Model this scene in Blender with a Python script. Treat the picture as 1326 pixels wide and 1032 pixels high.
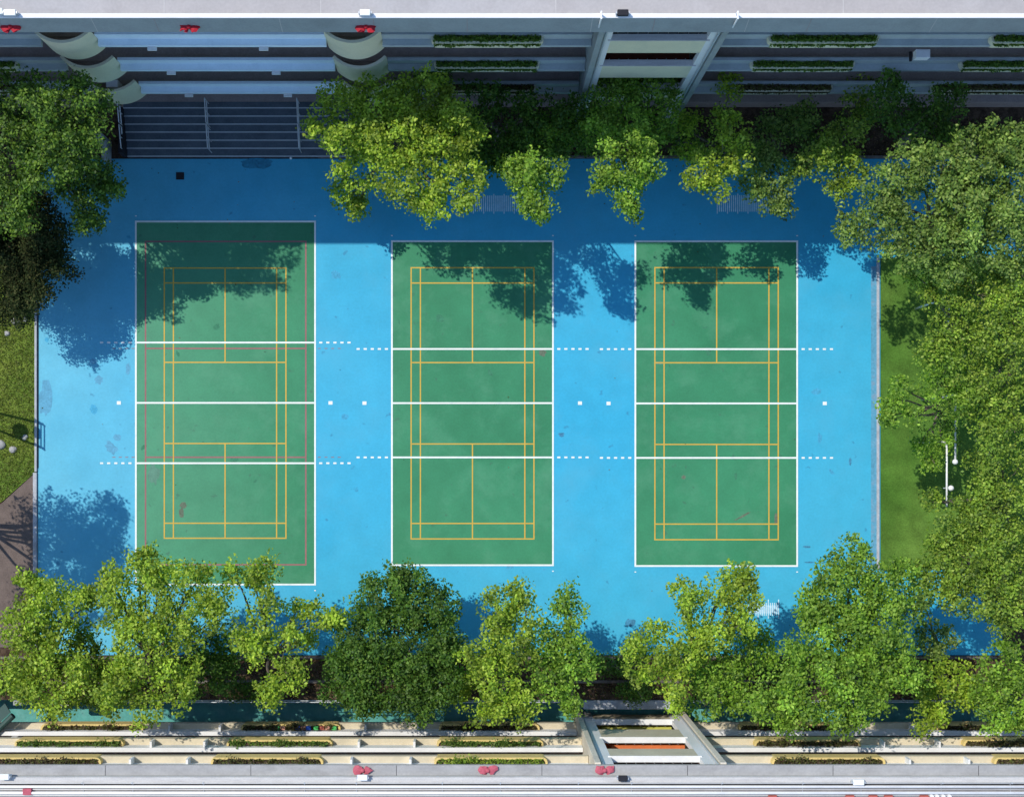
import bpy, math, random
import numpy as np
from mathutils import Vector
for o in list(bpy.data.objects): bpy.data.objects.remove(o)
S = bpy.context.scene
R = math.radians

# ------------------------------------------------------------------ camera / world / sun
CH = 65.0           # camera height
PX = 26.0           # photo pixels per metre on the ground
NX, NY = 618., 597. # nadir in the photo
cam = bpy.data.cameras.new('camera'); camo = bpy.data.objects.new('camera', cam)
S.collection.objects.link(camo); S.camera = camo
camo.location = (0, 0, CH); camo.rotation_euler = (0, 0, 0)
cam.sensor_width = 36; cam.sensor_fit = 'HORIZONTAL'
cam.lens = 36*CH*PX/1326
cam.shift_x = (663-NX)/1326; cam.shift_y = (NY-516)/1326
cam.clip_end = 3000; cam.clip_start = 1

SX, SY = 0.57, 0.405        # shadow travel per metre of height: right, down
w = bpy.data.worlds.new('World'); S.world = w; w.use_nodes = True
nt = w.node_tree; bg = nt.nodes['Background']
sky = nt.nodes.new('ShaderNodeTexSky'); sky.sky_type = 'NISHITA'; sky.sun_disc = False
elev = math.atan2(1, math.hypot(SX, SY))
sky.sun_elevation = elev; sky.sun_rotation = math.atan2(-SX, SY)
sky.air_density = 1.0; sky.dust_density = 0.3; sky.ozone_density = 3.6
nt.links.new(sky.outputs[0], bg.inputs[0]); bg.inputs[1].default_value = 0.15
sl = bpy.data.lights.new('sun', 'SUN'); sl.energy = 2.75; sl.angle = R(0.5); sl.color = (1, .95, .86)
so = bpy.data.objects.new('sun', sl); S.collection.objects.link(so)
so.rotation_euler = Vector((SX, -SY, -1)).to_track_quat('-Z', 'Y').to_euler()
so.location = (-20, 20, 60)
S.view_settings.view_transform = 'Standard'; S.view_settings.look = 'None'
S.view_settings.exposure = 0.47; S.view_settings.gamma = 1

# ------------------------------------------------------------------ helpers
def G(px, py, h=0.):
    k = (1-h/CH)/PX
    return ((px-NX)*k, (NY-py)*k)
def gx(px, h=0.): return (px-NX)*(1-h/CH)/PX
def gy(py, h=0.): return (NY-py)*(1-h/CH)/PX

def link(o, parent=None):
    S.collection.objects.link(o)
    if parent is not None: o.parent = parent
    return o
def tag(o, label=None, cat=None, group=None, kind=None):
    if label: o['label'] = label
    if cat: o['category'] = cat
    if group: o['group'] = group
    if kind: o['kind'] = kind
    return o
def thing(name, label, cat, loc=(0, 0, 0), group=None):
    o = bpy.data.objects.new(name, None); link(o); o.location = loc
    return tag(o, label, cat, group)

class MB:
    def __init__(s, off=(0, 0, 0)): s.v = []; s.f = []; s.off = off
    def add(s, vs, fs):
        n = len(s.v); o = s.off
        s.v += [(a-o[0], b-o[1], c-o[2]) for a, b, c in vs]
        s.f += [tuple(i+n for i in f) for f in fs]
        return s
    def box(s, x0, x1, y0, y1, z0, z1):
        if x0 > x1: x0, x1 = x1, x0
        if y0 > y1: y0, y1 = y1, y0
        if z0 > z1: z0, z1 = z1, z0
        return s.add([(x0,y0,z0),(x1,y0,z0),(x1,y1,z0),(x0,y1,z0),(x0,y0,z1),(x1,y0,z1),(x1,y1,z1),(x0,y1,z1)],
              [(0,3,2,1),(4,5,6,7),(0,1,5,4),(1,2,6,5),(2,3,7,6),(3,0,4,7)])
    def prism(s, pts, z0, z1):      # pts counter-clockwise
        n = len(pts)
        vs = [(x,y,z0) for x,y in pts]+[(x,y,z1) for x,y in pts]
        fs = [tuple(range(n-1,-1,-1)), tuple(range(n,2*n))]
        fs += [(i,(i+1)%n,n+(i+1)%n,n+i) for i in range(n)]
        return s.add(vs, fs)
    def tube(s, p, q, r0, r1=None, n=8):
        r1 = r0 if r1 is None else r1
        p = Vector(p); q = Vector(q); d = (q-p).normalized()
        a = d.orthogonal().normalized(); b = d.cross(a)
        vs = []
        for c, r in ((p, r0), (q, r1)):
            for i in range(n):
                t = 2*math.pi*i/n
                vs.append(tuple(c+(a*math.cos(t)+b*math.sin(t))*r))
        fs = [(i,(i+1)%n,n+(i+1)%n,n+i) for i in range(n)]
        fs += [tuple(range(n-1,-1,-1)), tuple(range(n,2*n))]
        return s.add(vs, fs)
    def ball(s, c, r, n=12, m=8, sz=1.):
        vs = [(c[0],c[1],c[2]-r*sz)]
        for j in range(1, m):
            t = math.pi*j/m
            for i in range(n):
                u = 2*math.pi*i/n
                vs.append((c[0]+r*math.sin(t)*math.cos(u), c[1]+r*math.sin(t)*math.sin(u), c[2]-r*math.cos(t)*sz))
        vs.append((c[0],c[1],c[2]+r*sz)); L = len(vs)-1
        fs = [(0,1+(i+1)%n,1+i) for i in range(n)]
        for j in range(m-2):
            for i in range(n):
                a = 1+j*n; fs.append((a+i,a+(i+1)%n,a+n+(i+1)%n,a+n+i))
        a = 1+(m-2)*n
        fs += [(a+i,a+(i+1)%n,L) for i in range(n)]
        return s.add(vs, fs)
    def build(s, name, mat, parent=None, bevel=0, smooth=False):
        me = bpy.data.meshes.new(name); me.from_pydata(s.v, [], s.f); me.update()
        me.materials.append(mat); o = bpy.data.objects.new(name, me); link(o, parent)
        if smooth: me.polygons.foreach_set('use_smooth', [True]*len(me.polygons))
        if bevel:
            m = o.modifiers.new('bevel', 'BEVEL'); m.width = bevel; m.segments = 2; m.limit_method = 'ANGLE'
        return o

# ------------------------------------------------------------------ materials
def mat(name, col, rough=.8, var=.12, scale=1.2, fine=12., bump=.0, spec=.3, dirt=None, dirt_amt=0., dirt_scale=.5,
        stretch=None, metal=0., col2=None, mixscale=.15, fleck=None, pale_end=None):
    m = bpy.data.materials.new(name); m.use_nodes = True; t = m.node_tree; N = t.nodes; L = t.links
    b = N['Principled BSDF']; b.inputs['Roughness'].default_value = rough
    b.inputs['Specular IOR Level'].default_value = spec; b.inputs['Metallic'].default_value = metal
    tc = N.new('ShaderNodeNewGeometry'); vec = tc.outputs['Position']
    def noise(sc, det=4, r=.6, st=None):
        n = N.new('ShaderNodeTexNoise'); n.inputs['Scale'].default_value = sc; n.inputs['Detail'].default_value = det
        n.inputs['Roughness'].default_value = r
        if st:
            mp = N.new('ShaderNodeMapping'); mp.inputs['Scale'].default_value = st
            L.new(vec, mp.inputs['Vector']); L.new(mp.outputs[0], n.inputs['Vector'])
        else: L.new(vec, n.inputs['Vector'])
        return n.outputs['Fac']
    def ramp(src, a, b_, c0=0., c1=1.):
        r = N.new('ShaderNodeMapRange'); r.inputs[1].default_value = a; r.inputs[2].default_value = b_
        r.inputs[3].default_value = c0; r.inputs[4].default_value = c1; r.clamp = True
        L.new(src, r.inputs[0]); return r.outputs[0]
    def mix(fac, a, b_, mode='MIX'):
        x = N.new('ShaderNodeMix'); x.data_type = 'RGBA'; x.blend_type = mode
        if isinstance(fac, float): x.inputs[0].default_value = fac
        else: L.new(fac, x.inputs[0])
        for k, v in ((6, a), (7, b_)):
            if isinstance(v, tuple): x.inputs[k].default_value = (*v, 1)
            else: L.new(v, x.inputs[k])
        return x.outputs[2]
    c = tuple(col)
    if col2: c = mix(ramp(noise(mixscale, 5, .6, stretch), .38, .62), c, tuple(col2))
    if pale_end:      # colour mixed paler towards one end of the playground
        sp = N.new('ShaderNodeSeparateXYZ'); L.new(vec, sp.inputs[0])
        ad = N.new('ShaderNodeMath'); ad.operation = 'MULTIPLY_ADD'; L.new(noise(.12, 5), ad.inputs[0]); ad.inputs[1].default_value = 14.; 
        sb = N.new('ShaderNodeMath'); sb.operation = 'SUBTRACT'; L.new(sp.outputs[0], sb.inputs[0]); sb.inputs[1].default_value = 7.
        L.new(sb.outputs[0], ad.inputs[2]); c = mix(ramp(ad.outputs[0], pale_end[1], pale_end[2], 0, .75), c, tuple(pale_end[0]))
    n1 = ramp(noise(scale, 6, .65, stretch), .3, .7, 1-var, 1+var)
    cb = N.new('ShaderNodeCombineColor')
    for i in range(3): L.new(n1, cb.inputs[i])
    c = mix(1., c, cb.outputs[0], 'MULTIPLY')
    n2 = ramp(noise(fine, 2, .5), .3, .7, 1-var*.6, 1+var*.6)
    cb2 = N.new('ShaderNodeCombineColor')
    for i in range(3): L.new(n2, cb2.inputs[i])
    c = mix(1., c, cb2.outputs[0], 'MULTIPLY')
    if dirt:
        c = mix(ramp(noise(dirt_scale, 8, .7, stretch), .5, .75, 0, dirt_amt), c, tuple(dirt))
    if fleck:
        c = mix(ramp(noise(fleck[1], 3, .5), fleck[2], fleck[2]+.05, 0, fleck[3]), c, tuple(fleck[0]))
    L.new(c, b.inputs['Base Color'])
    if bump:
        bp = N.new('ShaderNodeBump'); bp.inputs['Strength'].default_value = bump; bp.inputs['Distance'].default_value = .05
        L.new(noise(fine*1.5, 4), bp.inputs['Height']); L.new(bp.outputs[0], b.inputs['Normal'])
    return m

M = {}
M['blue']  = mat('blue_court_paint', (.03,.375,.59), .62, .07, .8, 9, dirt=(.07,.39,.57), dirt_amt=.7, dirt_scale=.3, fleck=((.03,.16,.30),1.9,.69,.5), col2=(.05,.405,.60), mixscale=.08, pale_end=((.14,.48,.63),-8.,-21.))
M['green'] = mat('green_court_paint', (.03,.205,.095), .65, .09, .9, 10, dirt=(.09,.30,.17), dirt_amt=.75, dirt_scale=.4, fleck=((.05,.13,.09),2.1,.68,.5), col2=(.042,.245,.12), mixscale=.12, pale_end=((.10,.33,.20),-9.,-20.))
M['line']  = mat('white_line_paint', (.80,.84,.82), .6, .06, 3, 20, dirt=(.45,.60,.58), dirt_amt=.5, dirt_scale=2.5)
M['wline'] = mat('worn_white_paint', (.58,.76,.84), .7, .2, 4, 30)
M['yline'] = mat('yellow_line_paint', (.60,.385,.055), .65, .08, 3, 20)
M['rline'] = mat('faded_red_paint', (.30,.13,.13), .7, .12, 3, 20)
M['stain'] = mat('blue_grey_stain', (.10,.34,.50), .7, .15, 3, 12)
M['gstain']= mat('grey_green_stain', (.10,.24,.17), .7, .15, 3, 12)
M['grass'] = mat('rough_grass', (.11,.185,.028), .95, .45, 1.8, 9, bump=.6, spec=.1, col2=(.18,.24,.04), mixscale=.35)
M['lawn']  = mat('short_lawn', (.065,.155,.022), .95, .3, 1.0, 14, bump=.4, spec=.1, col2=(.11,.20,.035), mixscale=.12)
M['paving']= mat('mauve_brown_paving', (.15,.115,.10), .9, .2, 2, 16, bump=.2, dirt=(.10,.08,.07), dirt_amt=.6, dirt_scale=.8)
M['soil']  = mat('dark_soil_with_leaf_litter', (.075,.05,.035), 1, .5, 2.2, 10, bump=.8, spec=.05, dirt=(.22,.16,.11), dirt_amt=.7, dirt_scale=2.)
M['teal']  = mat('teal_painted_floor', (.09,.34,.31), .6, .15, 1.5, 9, dirt=(.22,.42,.40), dirt_amt=.6, dirt_scale=1.1)
M['kerb']  = mat('pale_kerb_concrete', (.42,.44,.47), .85, .15, 2.5, 15, dirt=(.22,.20,.19), dirt_amt=.7, dirt_scale=1.2)
M['dkerb'] = mat('mossy_kerb', (.16,.14,.13), .95, .3, 2.5, 15, dirt=(.07,.06,.05), dirt_amt=.9, dirt_scale=1.5)
M['conc']  = mat('grey_ledge_concrete', (.33,.36,.35), .9, .08, 1.2, 12, dirt=(.24,.25,.24), dirt_amt=.5, dirt_scale=.5, stretch=(1,2,1))
M['ledge2'] = mat('warm_grey_ledge', (.37,.36,.34), .9, .1, 1.2, 12, dirt=(.22,.21,.20), dirt_amt=.6, dirt_scale=.8, stretch=(1,2,1))
M['roof']  = mat('pale_roof_screed', (.42,.385,.365), .9, .07, .6, 10, dirt=(.30,.27,.26), dirt_amt=.6, dirt_scale=.35, col2=(.44,.42,.41), mixscale=.1)
M['roof2'] = mat('weathered_roof_deck', (.34,.32,.30), .9, .22, 1.2, 10, dirt=(.20,.19,.20), dirt_amt=.8, dirt_scale=.8, stretch=(.35,3,1))
M['white'] = mat('white_wall_paint', (.80,.79,.77), .75, .05, 1, 12, dirt=(.55,.53,.5), dirt_amt=.45, dirt_scale=.7, stretch=(1,1,.4))
M['capw']  = mat('stained_white_coping', (.56,.54,.51), .8, .08, 1.5, 14, dirt=(.40,.38,.37), dirt_amt=.8, dirt_scale=1.4, stretch=(.6,4,1))
M['lblue'] = mat('pale_blue_wall_paint', (.76,.88,.95), .75, .04, 1, 12, dirt=(.42,.56,.66), dirt_amt=.4, dirt_scale=.6)
M['grey']  = mat('blue_grey_wall_paint', (.42,.47,.47), .8, .07, 1, 12, dirt=(.30,.33,.33), dirt_amt=.6, dirt_scale=.7)
M['cream'] = mat('cream_wall_paint', (.76,.71,.50), .8, .05, .8, 12, dirt=(.46,.50,.38), dirt_amt=.4, dirt_scale=.7)
M['beige'] = mat('beige_wall_paint', (.60,.52,.37), .8, .08, 1, 12, dirt=(.42,.38,.28), dirt_amt=.6, dirt_scale=.9)
M['beige2'] = mat('stained_pale_wall', (.70,.63,.51), .8, .1, 1, 12, dirt=(.34,.32,.29), dirt_amt=.7, dirt_scale=1.)
M['ochre'] = mat('yellow_ochre_planter_paint', (.70,.53,.20), .8, .07, 1, 12, dirt=(.40,.32,.16), dirt_amt=.5, dirt_scale=1.1)
M['floor'] = mat('brown_corridor_tiles', (.36,.29,.27), .8, .12, 1.5, 12)
M['inner'] = mat('dim_corridor_wall', (.55,.52,.48), .9, .1, 1, 10)
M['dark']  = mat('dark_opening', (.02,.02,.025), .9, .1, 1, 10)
M['step']  = mat('dark_slate_steps', (.10,.125,.15), .8, .18, 1.4, 12, dirt=(.14,.16,.19), dirt_amt=.6, dirt_scale=.9)
M['nose']  = mat('pale_step_nosing', (.52,.56,.58), .6, .1, 2, 12)
M['steel'] = mat('galvanised_steel', (.55,.58,.60), .45, .08, 2, 12, metal=.3)
M['wmetal']= mat('white_painted_metal', (.82,.82,.80), .45, .04, 2, 12)
M['red']   = mat('red_cloth', (.42,.012,.025), .7, .15, 3, 14)
M['pink']  = mat('sun_faded_red_cloth', (.48,.10,.13), .7, .15, 3, 14)
M['bark']  = mat('grey_brown_bark', (.16,.13,.10), .95, .3, 3, 20, bump=.5)
M['pot']   = mat('planter_soil', (.12,.08,.05), 1, .3, 3, 14)
M['stone'] = mat('pale_boulder', (.36,.36,.35), .9, .2, 2, 12, bump=.4)
M['dgreen']= mat('dark_green_sheet_metal', (.03,.07,.06), .5, .15, 2, 12)
M['black'] = mat('black_rubber', (.02,.02,.025), .8, .1, 2, 12)
for k, c in dict(t_green=(.08,.5,.12), t_blue=(.05,.15,.6), t_red=(.42,.11,.08), t_salmon=(.6,.3,.22),
                 f_yellow=(.50,.50,.10), f_orange=(.65,.17,.05), f_mauve=(.46,.36,.38), f_rust=(.20,.05,.03)).items():
    M[k] = mat('painted_'+k[2:], c, .7, .12, 2, 12)

def leafmat(name, trans=.35, rough=.55, spec=.35):
    m = bpy.data.materials.new(name); m.use_nodes = True; t = m.node_tree; N = t.nodes; L = t.links
    b = N['Principled BSDF']; out = N['Material Output']
    a = N.new('ShaderNodeAttribute'); a.attribute_name = 'leaf_colour'
    b.inputs['Roughness'].default_value = rough; b.inputs['Specular IOR Level'].default_value = spec
    tr = N.new('ShaderNodeBsdfTranslucent'); mx = N.new('ShaderNodeMixShader'); mx.inputs[0].default_value = trans
    hs = N.new('ShaderNodeHueSaturation'); hs.inputs['Hue'].default_value = .485; hs.inputs['Value'].default_value = 1.5
    L.new(a.outputs['Color'], b.inputs['Base Color']); L.new(a.outputs['Color'], hs.inputs['Color'])
    L.new(hs.outputs[0], tr.inputs['Color'])
    L.new(b.outputs[0], mx.inputs[1]); L.new(tr.outputs[0], mx.inputs[2]); L.new(mx.outputs[0], out.inputs['Surface'])
    return m
M['leaf'] = leafmat('leaf'); M['needle'] = leafmat('needle_foliage', .15, .8, .1)

def struct(name, mb, m, **k): return tag(mb.build(name, m, **k), kind='structure')

# ------------------------------------------------------------------ ground and terrace
struct('ground', MB().box(-900, 900, -900, 900, -2.6, -2.5), M['soil'])
EDGE = -309/PX                                   # retaining edge of the upper terrace
struct('terrace', MB().box(-60, 60, EDGE, 60, -2.5, -.06), M['soil'])
BX0, BX1 = gx(49), gx(1298)
BT, BB = gy(206), gy(848)
GX0, GT, GB = gx(1140), gy(334), gy(738)
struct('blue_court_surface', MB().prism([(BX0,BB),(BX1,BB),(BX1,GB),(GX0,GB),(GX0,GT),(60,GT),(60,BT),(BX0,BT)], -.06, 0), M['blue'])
struct('lawn', MB().box(GX0+.01, 60, GT-.01, GB+.01, -.06, .012), M['lawn'])
struct('rough_grass_bank', MB().prism([(-45,gy(652)-.6),(gx(2),gy(650)),(gx(45),gy(612)),(gx(45),gy(330)),(-45,gy(330))], -.06, .03), M['grass'])
struct('paved_path', MB().prism([(-45,gy(838)),(gx(43),gy(838)),(gx(43),gy(614.5)),(gx(1),gy(652.5)),(-45,gy(656)-.6)], -.06, .005), M['paving'])
struct('teal_walkway', MB().box(-60, 60, -15.6, EDGE-.02, -2.5, -2.2), M['teal'])
struct('lower_terrace_strip', MB().box(-45, gx(43), gy(905)+.3, gy(839), -.06, .0), M['soil'])
# kerbs
struct('court_kerb', MB().box(gx(45.3), gx(48.4), gy(611), gy(330), -.05, .10), M['kerb'], bevel=.02)
struct('court_kerb', MB().box(gx(43.3), gx(48.4), gy(838), gy(612), -.05, .10), M['kerb'], bevel=.02)
struct('court_kerb', MB().box(gx(1135), gx(1138.5), gy(738), gy(334), -.05, .055), M['kerb'], bevel=.01)
struct('planting_kerb', MB().box(gx(-60), gx(1290), gy(853), gy(849.5), -.05, .10), M['dkerb'], bevel=.02)
struct('planting_kerb', MB().box(gx(60), gx(1290), gy(884), gy(880.5), -.05, .10), M['dkerb'], bevel=.02)
struct('planting_kerb', MB().box(gx(412), gx(1290), gy(205.5), gy(202), -.05, .10), M['dkerb'], bevel=.02)
struct('black_kerb_strip', MB().box(gx(48.6), gx(50.0), gy(606), gy(385), .0, .02), M['black'])
struct('worn_surface_band', MB().box(gx(1128), gx(1134.8), gy(735), gy(345), .001, .004), mat('worn_red_edge', (.10,.33,.48), .8, .2, 1.5, 9, dirt=(.24,.22,.26), dirt_amt=.8, dirt_scale=1.5))

# ------------------------------------------------------------------ courts
Z = .004
def hl(mb, x0, x1, y, z, wd=.075):      # line along x
    Y = gy(y); mb.box(gx(x0)-wd/2, gx(x1)+wd/2, Y-wd/2, Y+wd/2, 0, z)
def sheet(mb, x0, x1, y0, y1, z):       # world coords, single sheet
    mb.add([(x0,y0,z),(x1,y0,z),(x1,y1,z),(x0,y1,z)], [(0,1,2,3)])
class Lines:
    def __init__(s, z, wd): s.mb = MB(); s.z = z; s.w = wd/2
    def h(s, x0, x1, y, e=1):
        a, b = gx(x0), gx(x1); Y = gy(y); k = s.w*e
        sheet(s.mb, a-k, b+k, Y-s.w, Y+s.w, s.z)
    def v(s, x, y0, y1, e=-1):
        a, b = gy(y1), gy(y0); X = gx(x); k = s.w*e
        sheet(s.mb, X-s.w, X+s.w, a-k, b+k, s.z)
courts = [
 dict(r=(176.,408.,287.2,756.6), att=(443.7,599.7), c=521.7, bad=(212.8,224.6,358.2,370.3), by=(347.3,366.6,469.3,574.2,677.3,696.7), bc=291.5,
      dl=131.7, dr=415.4, sock=(154,428)),
 dict(r=(507.5,716.,312.7,731.6), att=(452.,592.2), c=522., bad=(532.4,544.4,679.6,691.4), by=(346.9,366.7,469.6,574.8,677.6,697.6), bc=611.8,
      dl=463.8, dr=723.6, sock=(472,751)),
 dict(r=(822.7,1032.2,312.8,732.6), att=(452.2,592.8), c=522.4, bad=(848.,859.9,995.6,1007.7), by=(346.8,366.6,469.8,575.4,678.4,698.6), bc=928.,
      dl=778.8, dr=1040., sock=(788,1068)),
]
for i, c in enumerate(courts):
    x0, x1, y0, y1 = c['r']
    mb = MB(); sheet(mb, gx(x0), gx(x1), gy(y1), gy(y0), Z); struct('green_court', mb, M['green'])
    Y = Lines(Z*2, .062); b = c['bad']; q = c['by']
    for y in (q[0], q[5]): Y.h(b[0], b[3], y)
    for y in (q[1], q[4]): Y.h(b[0], b[3], y, -1)
    for y in (q[2], q[3]): Y.h(b[0], b[3], y, -1)
    struct('yellow_badminton_lines', Y.mb, M['yline'])
    Y = Lines(Z*2.5, .062)
    for x in b: Y.v(x, q[0], q[5])
    Y.v(c['bc'], q[0], q[2]); Y.v(c['bc'], q[3], q[5])
    struct('yellow_badminton_lines', Y.mb, M['yline'])
    W = Lines(Z*3, .085)
    W.h(x0, x1, y0); W.h(x0, x1, y1); W.v(x0, y0, y1); W.v(x1, y0, y1)
    for y in (*c['att'], c['c']): W.h(x0, x1, y, -1)
    for y in c['att']:
        for k in range(5):
            for s in (c['dl'], c['dr']):
                W.h(s+k*9.15-1.5, s+k*9.15+1.5, y, .5)
    for xx in (x0, x1):
        W.v(xx, y0-9, y0-5.5)
        W.v(xx, y1+6, y1+9.5)
    for sx_ in c['sock']:
        X = gx(sx_); YY = gy(c['c']); sheet(W.mb, X-.1, X+.1, YY-.085, YY+.085, W.z)
    struct('white_court_lines', W.mb, M['line'])
# faded red lines on the first court
Rr = Lines(Z*1.5, .075)
Rr.h(188.5, 396, 313); Rr.h(188.5, 396, 731); Rr.v(188.5, 313, 731); Rr.v(396, 313, 731)
for y in (451.3, 592.): 
    Rr.h(188.5, 396, y, -1)
struct('faded_red_lines', Rr.mb, M['rline'])
Rr = Lines(Z*1.2, .035)
for y in (451.3, 592.):
    for k in range(4):
        Rr.h(146+k*8.3, 149+k*8.3, y); Rr.h(412+k*8.6, 415+k*8.6, y)
struct('faded_red_dashes', Rr.mb, M['rline'])
# measuring grids
def grid(x0, n, ys, yl, fill=None):
    L_ = Lines(Z*1.4, .045)
    for k in range(n):
        a, b = (yl if k % 5 == 0 else ys); L_.v(x0+k*2.65, a, b, 0)
    if fill: fm = MB(); sheet(fm, gx(x0), gx(x0+(n-1)*2.65), gy(fill[1]), gy(fill[0]), Z); struct('measuring_grid_marking', fm, mat('pale_blue_fill_paint', (.28,.55,.72), .7, .2, 3, 20))
    struct('measuring_grid_marking', L_.mb, M['wline'])
grid(613, 26, (253.6,274.2), (251.6,277)); grid(928.8, 28, (253.2,274.4), (251,277))
grid(968.4, 16, (780.3,797), (776,800.5), (783.5,794))
# stains
M['bstain'] = mat('brownish_worn_paint', (.12,.16,.11), .8, .2, 3, 12)
M['dscuff'] = mat('dark_blue_scuff', (.05,.22,.36), .8, .3, 3, 12)
M['scuff'] = mat('blue_scuffed_paint', (.06,.345,.54), .8, .2, 3, 12)
M['gscuff'] = mat('green_scuffed_paint', (.045,.20,.11), .8, .2, 3, 12)
rng = random.Random(5)
def blotch(px, py, rx, ry, z, m, n=16, ang=0):
    pts = []
    for i in range(n):
        t = 2*math.pi*i/n; k = rng.uniform(.7, 1.15)
        a, b = rx*k*math.cos(t), ry*k*math.sin(t)
        a, b = a*math.cos(ang)-b*math.sin(ang), a*math.sin(ang)+b*math.cos(ang)
        pts.append((gx(px+a), gy(py-b), z))
    mb = MB(); mb.add(pts, [tuple(range(n))]); return struct('worn_patch', mb, m)
blotch(59, 517, 9, 24, .003, M['stain']); blotch(144, 580, 7, 10, .003, M['stain'], ang=.6); blotch(152, 567, 5, 5, .003, M['stain'])
blotch(128, 492, 6, 6, .003, M['stain']); blotch(121, 468, 5, 4, .003, M['stain']); blotch(166, 478, 3, 9, .003, M['stain'])
blotch(199, 614, 8, 14, Z+.002, M['gstain']); blotch(237, 654, 5, 4, Z+.002, M['bstain']); blotch(235, 664, 3, 8, Z+.002, M['bstain'])
blotch(332, 212, 22, 7, .003, mat('dark_damp_patch', (.03,.24,.38), .5, .3, 2, 9)); blotch(1005, 672, 2.5, 8, Z+.002, M['bstain'])
for k in range(34):
    px_, py_ = rng.uniform(60, 1125), rng.uniform(225, 755)
    on = [c for c in courts if c['r'][0] < px_ < c['r'][1] and c['r'][2] < py_ < c['r'][3]]
    if any(min(abs(px_-c['r'][0]), abs(px_-c['r'][1])) < 8 for c in courts): continue
    a, b = rng.uniform(1, 7), rng.uniform(1, 7)
    blotch(px_, py_, a, b, (Z+.0006+k*.00002) if on else .0006+k*.00002, M['gscuff' if on else 'scuff'], ang=rng.uniform(0, 3))
blotch(885, 618, 3, 3, Z+.002, M['bstain']); blotch(962, 668, 12, 1.5, Z+.002, M['bstain'], ang=.5); 
blotch(855, 470, 8, 2, Z+.002, M['gstain']); blotch(702, 457, 5, 5, Z+.002, M['bstain']); blotch(727, 563, 4, 3, .003, M['dscuff']); blotch(816, 806, 7, 6, .003, M['dscuff'])
blotch(1101, 598, 2, 6, .003, M['dscuff']); blotch(1045, 708, 5, 1.5, .003, M['dscuff']); blotch(1048, 728, 7, 1.2, .003, M['dscuff'])
tag(MB().box(gx(228), gx(238.5), gy(233), gy(223.5), .001, .03).build('drain_cover', M['black'], bevel=.01),
    'square dark drain cover set in the blue surface near the steps', 'drain cover')
tag(MB().ball((gx(377), gy(205.5), .07), .07).build('ball', M['wmetal'], smooth=True), 'small white ball lying at the foot of the dark steps', 'ball')

# ------------------------------------------------------------------ foliage
def leaves_mesh(name, P, Nn, size, cols, mat_, parent=None, rs=None, off=(0,0,0), asp=.62):
    n = len(P); rs = rs or np.random.RandomState(1)
    Nn = Nn/np.maximum(np.linalg.norm(Nn, axis=1, keepdims=True), 1e-6)
    ref = rs.normal(size=(n, 3)); U = np.cross(Nn, ref); U /= np.maximum(np.linalg.norm(U, axis=1, keepdims=True), 1e-6)
    V = np.cross(Nn, U)
    s = size[:, None] if hasattr(size, 'shape') else size
    P = P-np.array(off)
    a = P+U*s*.5; b = P+V*s*.5*asp+U*s*.05; c = P-U*s*.5; d = P-V*s*.5*asp+U*s*.05
    co = np.stack([a, b, c, d], 1).reshape(-1, 3).astype(np.float32)
    me = bpy.data.meshes.new(name); me.vertices.add(4*n); me.vertices.foreach_set('co', co.ravel())
    me.loops.add(4*n); me.loops.foreach_set('vertex_index', np.arange(4*n, dtype=np.int32))
    me.polygons.add(n); me.polygons.foreach_set('loop_start', np.arange(0, 4*n, 4, dtype=np.int32))
    me.update(calc_edges=True); me.validate()
    at = me.color_attributes.new('leaf_colour', 'FLOAT_COLOR', 'CORNER')
    cc = np.ones((n, 4), np.float32); cc[:, :3] = cols
    at.data.foreach_set('color', np.repeat(cc, 4, axis=0).ravel())
    me.materials.append(mat_); o = bpy.data.objects.new(name, me); link(o, parent); return o

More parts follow.
